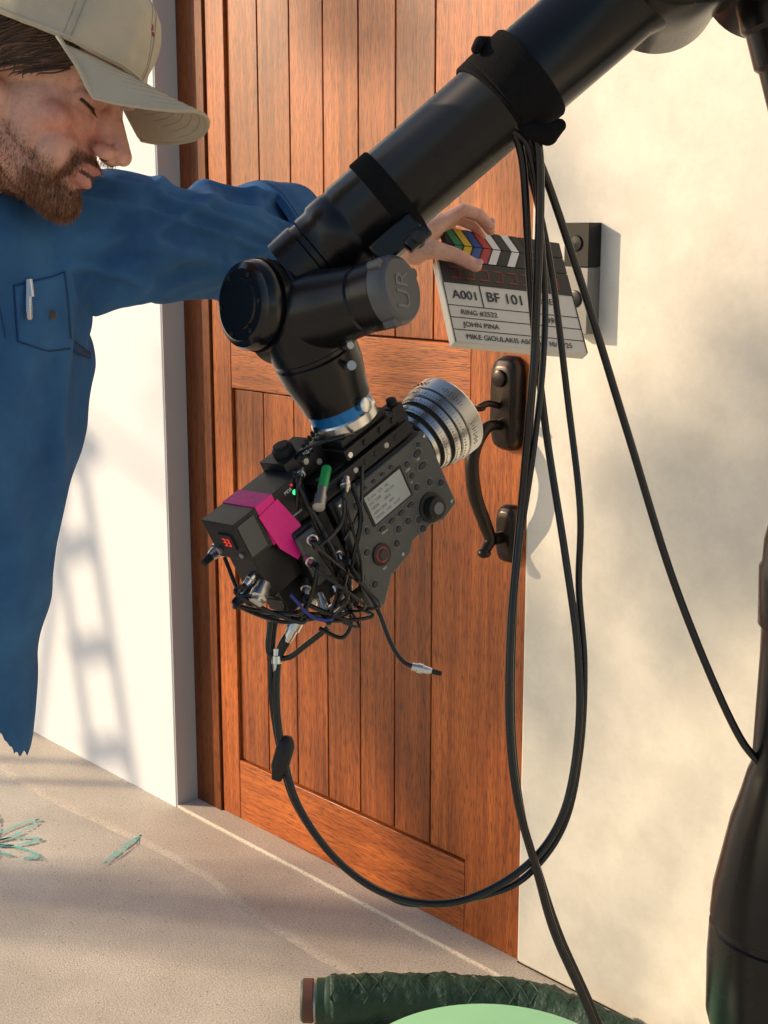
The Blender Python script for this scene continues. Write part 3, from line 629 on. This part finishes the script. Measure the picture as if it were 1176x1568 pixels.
for s in(-1,1):
    cpt=V((.0710,s*.030,-.003)); arc=[];arc2=[];arc3=[]
    for k in range(13):
        a=math.radians(-52+k*10.5); el=math.radians(-20-9*math.cos(a*1.5))
        arc.append(cpt+V((math.cos(a)*math.cos(el)*.0141,s*math.sin(a)*math.cos(el)*.0153,math.sin(el)*.0120)))
        e3=el-math.radians(8); arc3.append(cpt+V((math.cos(a)*math.cos(e3)*.0139,s*math.sin(a)*math.cos(e3)*.0151,math.sin(e3)*.0118)))
        el2=math.radians(22); arc2.append(cpt+V((math.cos(a)*math.cos(el2)*.0136,s*math.sin(a)*math.cos(el2)*.0148,math.sin(el2)*.0115)))
    eb.tube(arc,.0010,M_hh[0],6); eb.tube(arc3,.0008,M_eye,6); eb.tube(arc2,.0006,M_lid,6)
    for k in range(1,13):
        for q_ in(0,.5):
            p=arc[k].lerp(arc[max(0,k-1)],q_); dd=(p-cpt).normalized(); eb.tube([p,p+dd*.004+V((0,0,-.0025)),p+dd*.008+V((0,0,-.003))],.0002,M_hh[0],4,rs=[.0003,.0002,.0001])
    dx,dz=-.010,-.012
    eb.tube(catmull([(.003+dx,s*.079,.008+dz),(-.003+dx,s*.083,.020+dz),(-.016+dx,s*.086,.022+dz),(-.026+dx,s*.086,.008+dz),(-.024+dx,s*.084,-.010+dz),(-.014+dx,s*.081,-.028+dz),(-.004+dx,s*.078,-.030+dz)],6),.0033,M_skin,10)
    eb.ball((.107,s*.0105,-.0485),(.004,.003,.0016),M_hr[1])
eo=eb.obj('eyes_and_ear_rims',man,M=HEADM); paint(eo.data,lambda p:(.62,.33,.25))
# hair
hb=B(); rr=random.Random(2)
for s in(-1,1):
    for i in range(900):
        x0=rr.uniform(-.095,.064); z0=rr.uniform(.012,.046)
        yy=s*.079*math.sqrt(max(.05,1-((x0+.005)/.103)**2))
        l=rr.uniform(.6,1)*(.076 if x0<.02 else (.054 if x0<.045 else .034))
        bx=-1.0 if x0>.02 else -.55
        p0=V((x0,yy*1.0,z0)); w1=rr.uniform(-.006,.006)
        p1=p0+V((bx*l*.5,s*.004,-l*.38+w1)); p2=p1+V((bx*l*.5,s*rr.uniform(-.001,.006),-l*.34)); p3=p2+V((-.004+rr.uniform(-.006,.006),s*rr.uniform(-.004,.004),-l*.2))
        for p in(p1,p2,p3):
            my=.076*math.sqrt(max(.02,1-((p.x+.005)/.1)**2)); p.y=s*max(abs(p.y),my+.003+.003*noise.noise(p*60))
        hb.tube(catmull([p0,p1,p2,p3],4),.001,rr.choice(M_hh[:2] if rr.random()<.7 else M_hh),5,rs=[.0009]*9+[.0008,.0006,.0004,.0002])
hb.obj('hair',man,M=HEADM)
# cap
M_cap=mat('cap_cotton',(.48,.43,.33),.9,var=.12,vs=22,bump=.6,bs=900,spec=.2,bd=.0006)
M_capin=mat('cap_stitch',(.34,.31,.24),.9,bump=.4,bs=900)
M_logo=mat('cap_logo_red',(.35,.04,.04),.8)
cbm=B()
def crown(a,b):
    th=2*math.pi*a; ph=b*math.pi/2; c_,s_=math.cos(th),math.sin(th)
    rx=.106+.004*c_; ry=.089; rad=math.cos(ph)**.62 if b<1 else 0
    z0=.030+.006*c_ ; hgt=.098
    g=0
    for k in range(6):
        dd=abs((th-(k*math.pi/3)+math.pi)%(2*math.pi)-math.pi); g=max(g,math.exp(-(dd/.03)**2))
    p=V((-.002+rx*c_*rad,ry*s_*rad,z0+hgt*math.sin(ph)**.95))
    wr=.0050*noise.noise(p*24)+.0026*noise.noise(p*60)
    return p+V((c_,s_,.3))*(wr-.0010*g*(1 if b<.97 else 0))
cbm.grid(crown,140,40,M_cap,closeu=True)
o=cbm.obj('cap_crown',man,M=HEADM,ang=180); sd=o.modifiers.new('s','SOLIDIFY'); sd.thickness=.0025
cs=B()
for k in range(6):
    for dd in(-.035,.035): cs.tube([crown(((k*math.pi/3+dd/(max(.25,math.cos(t*math.pi/2))))/(2*math.pi))%1,t)+V((0,0,.0001)) for t in[i/24*.97 for i in range(25)]],.0006,M_capin,5)
cs.tube([crown(i/80,.02) for i in range(81)],.0016,M_cap,6)
cs.ball((0,0,.129),(.007,.007,.003),M_cap)
for i in range(5): 
    q=crown(.995+i*.0020,.36+.03*math.sin(i*1.3)); cs.ball(q,(.0014,.0016,.0020),M_logo,seg=8,rings=6)
cs.obj('cap_seams',man,M=HEADM)
def brim(a,b,dz=0):
    s_=a*2-1; th=s_*math.radians(64)
    inn=V((-.002+.108*math.cos(th),.0875*math.sin(th),0))
    q=1-abs(s_)**2.4
    ou=V((.045+.135*max(0,q)**.5,.081*math.copysign(abs(s_)**.8,s_),0))
    p=inn.lerp(ou,b)
    dr=min(1,(1-abs(s_))/.07)**.7
    p.z=.035-.002*b - b*6.6*p.y**2*dr - 1.0*p.y**2*dr*(1-b)+dz+.0012*noise.noise(V((p.x*30,p.y*30,0)))*b
    return p
bm=B(); bm.grid(lambda a,b:brim(a,b),90,16,M_cap); o=bm.obj('cap_brim',man,M=HEADM,ang=180); sd=o.modifiers.new('s','SOLIDIFY'); sd.thickness=.003; sd.offset=0
bs=B()
for j in range(1,8):
    bs.tube([brim(.06+i/60*.88,j/8,.0017) for i in range(61)],.0004,M_capin,4); bs.tube([brim(.06+i/60*.88,j/8,-.0019) for i in range(61)],.0004,M_capin,4)
bs.tube([brim(i/80,1) for i in range(81)],.0021,M_cap,6)
bs.obj('brim_stitching',man,M=HEADM)

# shirt
def denim(name,c0,c1):
    m=mat(name,[(a+b)/2 for a,b in zip(c0,c1)],.88,var=.1,vs=9,bump=.6,bs=1100,spec=.2,bd=.0006)
    nt,N,L,P=nodes(m); tc=N.new('ShaderNodeTexCoord'); n=N.new('ShaderNodeTexNoise'); n.inputs['Scale'].default_value=13; n.inputs['Detail'].default_value=9; n.inputs['Roughness'].default_value=.6
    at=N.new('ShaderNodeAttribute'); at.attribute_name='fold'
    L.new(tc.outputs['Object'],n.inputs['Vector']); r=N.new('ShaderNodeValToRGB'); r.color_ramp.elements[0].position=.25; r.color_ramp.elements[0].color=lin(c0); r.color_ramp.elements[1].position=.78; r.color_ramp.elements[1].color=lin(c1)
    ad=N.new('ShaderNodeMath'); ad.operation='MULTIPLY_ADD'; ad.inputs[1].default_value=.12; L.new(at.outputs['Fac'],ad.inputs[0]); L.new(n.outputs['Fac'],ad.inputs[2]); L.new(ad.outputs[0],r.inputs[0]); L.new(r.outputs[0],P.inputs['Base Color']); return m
M_blu=denim('blue_cotton',(.024,.086,.225),(.050,.160,.35))
M_blu2=mat('blue_cotton_seam',(.016,.058,.16),.85,var=.2,vs=30,spec=.2)
tb=B()
tb.loft([(-.584,.14,-.120,.160,.15,.175),(-.572,.125,-.09,.155,.15,.10),(-.537,.09,-.02,.150,.155,0.02),(-.505,.06,.07,.152,.165,0),(-.487,.03,.18,.150,.18,0),(-.472,.01,.27,.135,.185,0),(-.455,-.0,.325,.105,.15,0),(-.44,-.02,.355,.065,.09,0)],M_blu)
arm=[V((-.42,.0,.265)),V((-.375,.015,.300)),V((-.306,.04,.313)),V((-.232,.13,.323)),V((-.180,.215,.338)),V((-.150,.265,.350))]
ar=[.088,.085,.074,.068,.069,.065]
tb.limb(arm,ar,M_blu)
tb.limb([(-.52,-.1,.26),(-.60,-.17,.10),(-.60,-.15,-.1)],[.07,.06,.055],M_blu)
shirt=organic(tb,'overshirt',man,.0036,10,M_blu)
me=shirt.data
nr=[v.normal.copy() for v in me.vertices]
fold=[0.0]*len(nr)
def armparam(p):
    best=(9,0,V((0,0,0)),V((1,0,0))); acc=0
    for i in range(len(arm)-1):
        a,b=arm[i],arm[i+1]; dv_=b-a; t=max(0,min(1,(p-a).dot(dv_)/dv_.length_squared)); c_=a+dv_*t; dist=(p-c_).length
        if dist<best[0]: best=(dist,acc+t*dv_.length,p-c_,dv_)
        acc+=dv_.length
    return best
def crest(x,k): return math.exp(-(x*k)**2)
for i,v in enumerate(me.vertices):
    p=v.co.copy(); dist,s_,rv,ad=armparam(p)
    isarm=sstep(.13,.09,dist)*sstep(.01,.10,s_)
    rn=rv.normalized(); sf=-rn.y; cf_=rn.z
    w1=noise.noise(p*6)*.35
    # drag folds slanting across the sleeve, plus rounder puckers by the elbow
    r1=crest(noise.noise(V((s_*8+cf_*2.3+w1,cf_*.7,sf*.6))),5.2)
    r2=crest(noise.noise(V((s_*14-cf_*1.9+w1,cf_*.7,sf*.6+9))),5.2)
    r3=noise.noise(V((s_*5+3,cf_*1.0,sf*1.0)))
    da=.0125*(r1-.42)+.0085*(r2-.42)*(.45+.55*sstep(.05,.2,s_))+.006*r3
    da*=.55+.45*sstep(-1.,.2,-cf_+.6)
    q3=V((p.x*7+p.z*2.4+w1,p.y*7,p.z*1.3)); t1=crest(noise.noise(q3),5.0)
    t2=crest(noise.noise(V((p.x*8-p.z*7,p.y*7,p.z*4+w1+4))),5.2)
    hem=sstep(-.26,-.05,p.z)
    dt=.012*(t1-.4)+.006*(t2-.4)*sstep(-.12,.15,p.z)
    dt*=.18+.82*hem
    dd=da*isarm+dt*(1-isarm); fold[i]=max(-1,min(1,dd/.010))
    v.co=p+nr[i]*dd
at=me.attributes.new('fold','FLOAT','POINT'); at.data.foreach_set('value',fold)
sm=shirt.modifiers.new('sm','SMOOTH'); sm.iterations=7; sm.factor=.5
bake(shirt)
cf=B(); ca=(arm[-1]-arm[-2]).normalized(); c0=arm[-1]-ca*.040
def cuff(a,b):
    prof_=[(.0,.067),(.004,.0755),(.03,.0765),(.072,.0745),(.080,.0735),(.0815,.070),(.077,.067),(.03,.064)]
    q=b*(len(prof_)-1); i=min(len(prof_)-2,int(q)); t=q-i; z_=prof_[i][0]*(1-t)+prof_[i+1][0]*t; rr_=prof_[i][1]*(1-t)+prof_[i+1][1]*t
    _,x_,y_=basis(ca); w_=2*math.pi*a; rr_*=1+.03*math.sin(3*w_+1)+.012*math.sin(7*w_+z_*40)+.05*noise.noise(V((math.cos(w_)*2,math.sin(w_)*2,z_*22)))
    return c0+ca*(z_+.005*math.sin(2*w_))+(x_*math.cos(w_)+y_*math.sin(w_))*rr_
cf.grid(cuff,100,57,M_blu,closeu=True)
for bb in(.18,.50): cf.tube([cuff((i%60)/60,bb) for i in range(61)],.0008,M_blu2,5)
cf.obj('rolled_cuff',man,ang=180)
co=B()
def collar(a,b):
    w_=math.radians(-150+a*300); r0=.072+.014*b; return V((-.435+r0*math.cos(w_)*1.0,-.035+r0*math.sin(w_)*1.05,.375-.03*b-.02*max(0,math.cos(w_))))
co.grid(collar,40,6,M_blu); o=co.obj('collar',man,ang=180); s_=o.modifiers.new('s','SOLIDIFY'); s_.thickness=.003
def onshirt(x,z,off=.001):
    ok,loc,nn,_=shirt.ray_cast(V((x,-.8,z)),V((0,1,0)))
    return (loc+V((0,-off,0))) if ok else V((x,-.1,z))
def patch(name,fn,nu,nv,m,off,th):
    b=B()
    def g_(a,c_):
        x,z=fn(a,c_); return onshirt(x,z,off+.0006*noise.noise(V((x*80,z*80,0))))
    b.grid(g_,nu,nv,m); o=b.obj(name,man,ang=180)
    s_=o.modifiers.new('s','SOLIDIFY'); s_.thickness=th; s_.offset=1; return o
patch('chest_pocket',lambda a,b:(-.379+.042*a,.232-.056*b-.006*(1-abs(2*a-1))*b+.022*a*(1-b),),22,22,M_blu2,.002,.0012)
patch('pocket_face',lambda a,b:(-.3775+.039*a,.2305-.053*b-.006*(1-abs(2*a-1))*b+.022*a*(1-b)),22,22,M_blu,.0034,.0012)
st_=B(); M_but=mat('shirt_button',(.10,.07,.05),.35)
q=onshirt(-.350,.208,.006); st_.lathe(q,(0,-1,0),[(0,.005),(.002,.005),(.0025,.004),(.0018,.0)],M_but,16)
for k_ in range(2): st_.tube([onshirt(-.397+.002*math.sin(i*.7)+.006*k_,.31-i*.012,.0006) for i in range(12)],.0006,M_blu2,5)
st_.obj('placket_and_buttons',man)
pn=B(); M_pen=mat('pen_silver',(.55,.57,.6),.25,metal=.8)
PEN=onshirt(-.3665,.234,.006); pn.cyl(PEN+V((0,0,.006)),PEN+V((.002,.001,-.012)),.0038,M_pen,14); pn.box(PEN+V((-.0013,-.0050,-.028)),PEN+V((.0016,-.0032,.005)),M_pen); pn.lathe(PEN+V((.0,-.001,-.012)),(.03,.0,-1),[(0,.0036),(.022,.0034),(.024,.002)],M_pen,12); pn.obj('pen',man)
# forearm and hand
ha=B()
wr=V((.0345,.45,.3825))
ha.limb([(-.17,.24,.346),(-.06,.37,.368),wr],[.044,.036,.0255],K)
kn=[V((.083,.447,.414)),V((.082,.464,.415)),V((.078,.480,.410)),V((.071,.493,.402))]
for i,k in enumerate(kn):
    ha.limb([wr+V((.004,.004*i-.006,.0)),k],[.020,.0125-.0006*i],K)
ha.limb([wr+V((.01,.01,-.006)),(.06,.465,.393)],[.022,.018],K)
fg=[[kn[0],(.112,.441,.430),(.137,.452,.425),(.153,.463,.412)],[kn[1],(.112,.466,.435),(.140,.483,.429),(.155,.492,.411)],[kn[2],(.106,.489,.428),(.132,.505,.421),(.145,.511,.403)],[kn[3],(.095,.509,.416),(.115,.521,.411),(.126,.525,.397)]]
for i,g_ in enumerate(fg):
    k=[1,1.03,.97,.85][i]; ha.limb(g_,[.0108*k,.0092*k,.0086*k,.0074*k],K)
ha.limb([wr+V((.008,-.012,-.008)),(.070,.434,.372),(.101,.440,.365),(.131,.447,.351)],[.019,.0135,.0108,.0092],K)
hand=organic(ha,'forearm_and_hand',man,.0019,3,M_skin)
jts=[V(g_[1]) for g_ in fg]+[V(g_[2]) for g_ in fg]+[V((.101,.440,.365))]
def hc(p):
    t=max(0,min(1,(p.x-.08)/.07)); k=.5*t+.35*noise.noise(p*50); c_=V((.66,.39,.29)).lerp(V((.66,.29,.23)),max(0,min(1,k)))
    j=max(math.exp(-((p-q).length/.011)**2) for q in jts); return c_.lerp(V((.60,.25,.20)),.35*j)
paint(hand.data,hc)
nb=B(); M_nail=mat('nail',(.68,.42,.36),.25)
nb.ball((.135,.4405,.355),(.0062,.0025,.0050),M_nail); nb.ball((.155,.4585,.417),(.0052,.003,.0048),M_nail); nb.obj('nails',man)
lg=B(); M_tr=mat('dark_trousers',(.03,.03,.035),.9,bump=.3); iv=RIG.inverted()
Hp=RIG@V((-.63,.14,-.14))
for dy,ft in((-.09,(-.74,1.42)),(.10,(-.76,1.72))):
    lg.limb([iv@V((Hp.x,Hp.y+dy,Hp.z)),iv@V((Hp.x-.04,(Hp.y+dy+ft[1])/2,.48)),iv@V((ft[0]-.03,ft[1],.08))],[.09,.07,.05],M_tr)
organic(lg,'trousers',man,.008,4,M_tr)
sh=B()
for ft in((-.74,1.42),(-.76,1.72)): sh.limb([iv@V((ft[0]-.05,ft[1],.045)),iv@V((ft[0]+.1,ft[1]+.01,.038))],[.042,.035],M_rub)
organic(sh,'shoes',man,.006,3,M_rub)
hk=B(); hk.limb([(-.60,-.15,-.1),(-.60,-.14,-.17)],[.032,.028],K)
for i in range(4): hk.limb([(-.61+.012*i,-.14,-.2),(-.61+.013*i,-.145,-.25),(-.60+.012*i,-.14,-.275)],[.011,.009,.008],K)
hk.limb([(-.60,-.14,-.17),(-.595,-.14,-.215)],[.028,.03],K); hk.limb([(-.57,-.14,-.18),(-.55,-.145,-.215)],[.012,.009],K)
o=organic(hk,'resting_hand',man,.003,3,M_skin); paint(o.data,lambda p:(.62,.34,.26))

# ---------------------------------------------------------------- green duct and bucket
M_duct=mat('dark_green_fabric',(.010,.040,.024),.6,var=.6,vs=30,bump=.9,bs=55,bd=.008)
M_duct2=mat('duct_seam',(.012,.048,.030),.6); M_brn=mat('duct_brown_band',(.12,.05,.04),.7)
dc=empty('green_fabric_duct')
b=B(); pth=catmull([(-.10,2.325,.048),(.02,2.33,.05),(.15,2.325,.05),(.27,2.31,.047),(.36,2.26,.042),(.46,2.18,.038),(.60,2.05,.035)],14)
rs=[.046+.0010*math.sin(i*1.1)+.0012*math.sin(i*2.7)-.00008*i for i in range(len(pth))]
b.tube(pth,.045,M_duct,64,rs=rs)
for v_ in b.v: v_+= V((0,.3,1)).normalized()*.005*noise.noise(v_*30)
b.obj('duct_sleeve',dc,ang=180)
b=B(); b.lathe((-.155,2.325,.047),(1,0,0),[(0,0),(0,.036),(.004,.040),(.022,.040),(.024,.037),(.028,.037),(.03,.041),(.045,.041),(.05,.044),(.06,.045)],M_duct2,36,mats=[M_duct2,M_duct2,M_brn,M_brn,M_silver2,M_duct2,M_duct2,M_duct2,M_duct2]); 
for s_ in(1,-1):
    for k in range(5):
        q=[]
        for i in range(len(pth)):
            w_=i*.30*s_+k*math.pi/2.5; q.append(pth[i]+V((0,math.cos(w_)*(rs[i]-.0002),math.sin(w_)*(rs[i]-.0002))))
        b.tube(q,.0010,M_duct2,5)
b.obj('duct_cuff_and_quilting',dc,ang=30)
bk=empty('green_bucket',Matrix.Translation((.142,1.61,0)))
M_mint=mat('mint_plastic',(.34,.74,.44),.4,var=.10,vs=9,bump=.1,bs=60); b=B()
b.lathe((0,0,0),(0,0,1),[(0.004,.0),(.004,.15),(.02,.155),(.32,.185),(.325,.2),(.348,.204),(.354,.198),(.361,.15),(.365,.08),(.366,0)],M_mint,72); b.obj('bucket_with_lid',bk,ang=30)

# ---------------------------------------------------------------- unseen ladder, added to cast bar shadows on the left wall
M_al=mat('aluminium',(.5,.5,.5),.35,metal=.9)
ld=empty('added_shadow_ladder',HOUSE@Matrix.Translation((-1.62-4.6*lx,-.07-4.6*ly,0))@Matrix.Rotation(math.radians(20),4,'Z')); b=B()
for s_ in(-1,1):
    b.cyl((s_*.24,-.4,0),(s_*.17,0,2.55),.018,M_al,10); b.cyl((s_*.24,.5,0),(s_*.17,.03,2.55),.016,M_al,10)
for i in range(9):
    t=(i+1)/10; b.box((-.24+.07*t,-.4+.4*t-.02,2.55*t),(.24-.07*t,-.4+.4*t+.04,2.55*t+.025),M_al)
b.box((-.18,-.07,2.55),(.18,.1,2.6),mat('ladder_top',(.5,.2,.03),.5)); b.obj('shadow_ladder_frame',ld)

# ---------------------------------------------------------------- unseen foliage, added out of frame; leaf clusters placed to shade door and wall
M_bark=mat('tree_bark',(.12,.09,.06),.9,bump=.8,bs=40); M_lf=[mat('leaf_a',(.05,.10,.025),.6),mat('leaf_b',(.08,.12,.03),.6)]
dist=11.0; rise=dist*math.tan(EL)
added_shade_tree=empty('added_shade_tree',HOUSE@Matrix.Translation((-.3-lx*dist,-ly*dist,0))); rr=random.Random(21)
b=B(); b.tube(catmull([(0,0,0),(.07,.02,1.4),(-.05,.03,2.8),(.04,0,4.0),(0,.05,rise+1.2)],6),.14,M_bark,12,rs=[.16-.0050*i for i in range(25)])
cl_=[(.0,.80,.24,.9),(-.22,.62,.20,.8),(-.05,.42,.16,.7),(-.42,.95,.16,.5),(.80,1.26,.16,1.1),(.70,1.05,.13,.9),(.86,.92,.17,1.0),(.74,.76,.10,.6),(1.15,1.0,.25,1.0),(-.02,1.82,.13,1.1),(.12,1.62,.10,.7),(-1.9,1.0,.22,.35),(-1.2,2.5,.4,.6),(.6,2.7,.4,.7),(1.5,2.2,.35,.7),(-.3,2.8,.4,.7)]
for a_,z_,rd,dn in cl_:
    e_=V((a_,rr.uniform(-.15,.15),z_+rise)); s0=V((0,0,rr.uniform(2.6,rise+.6))); b.tube(catmull([s0,s0.lerp(e_,.5)+V((0,0,.12)),e_],5),.02,M_bark,6,rs=[.026-.0021*k for k in range(11)])
    for k in range(int(6500*rd*rd*dn*1.6)):
        dd=V((rr.gauss(0,1),rr.gauss(0,1),rr.gauss(0,.9))); dd=dd.normalized()*rd*rr.random()**.45; p=e_+dd
        ax=V((rr.uniform(-1,1),rr.uniform(-1,1),rr.uniform(-.6,.3))).normalized(); sd=ax.cross(V((rr.uniform(-1,1),rr.uniform(-1,1),1))).normalized(); l=rr.uniform(.05,.09)
        b.add([p,p+ax*l*.5+sd*l*.25,p+ax*l,p+ax*l*.5-sd*l*.25],[(0,1,2,3)],M_lf[k%2])
b.obj('shade_trunk_and_crown',added_shade_tree,smooth=False)
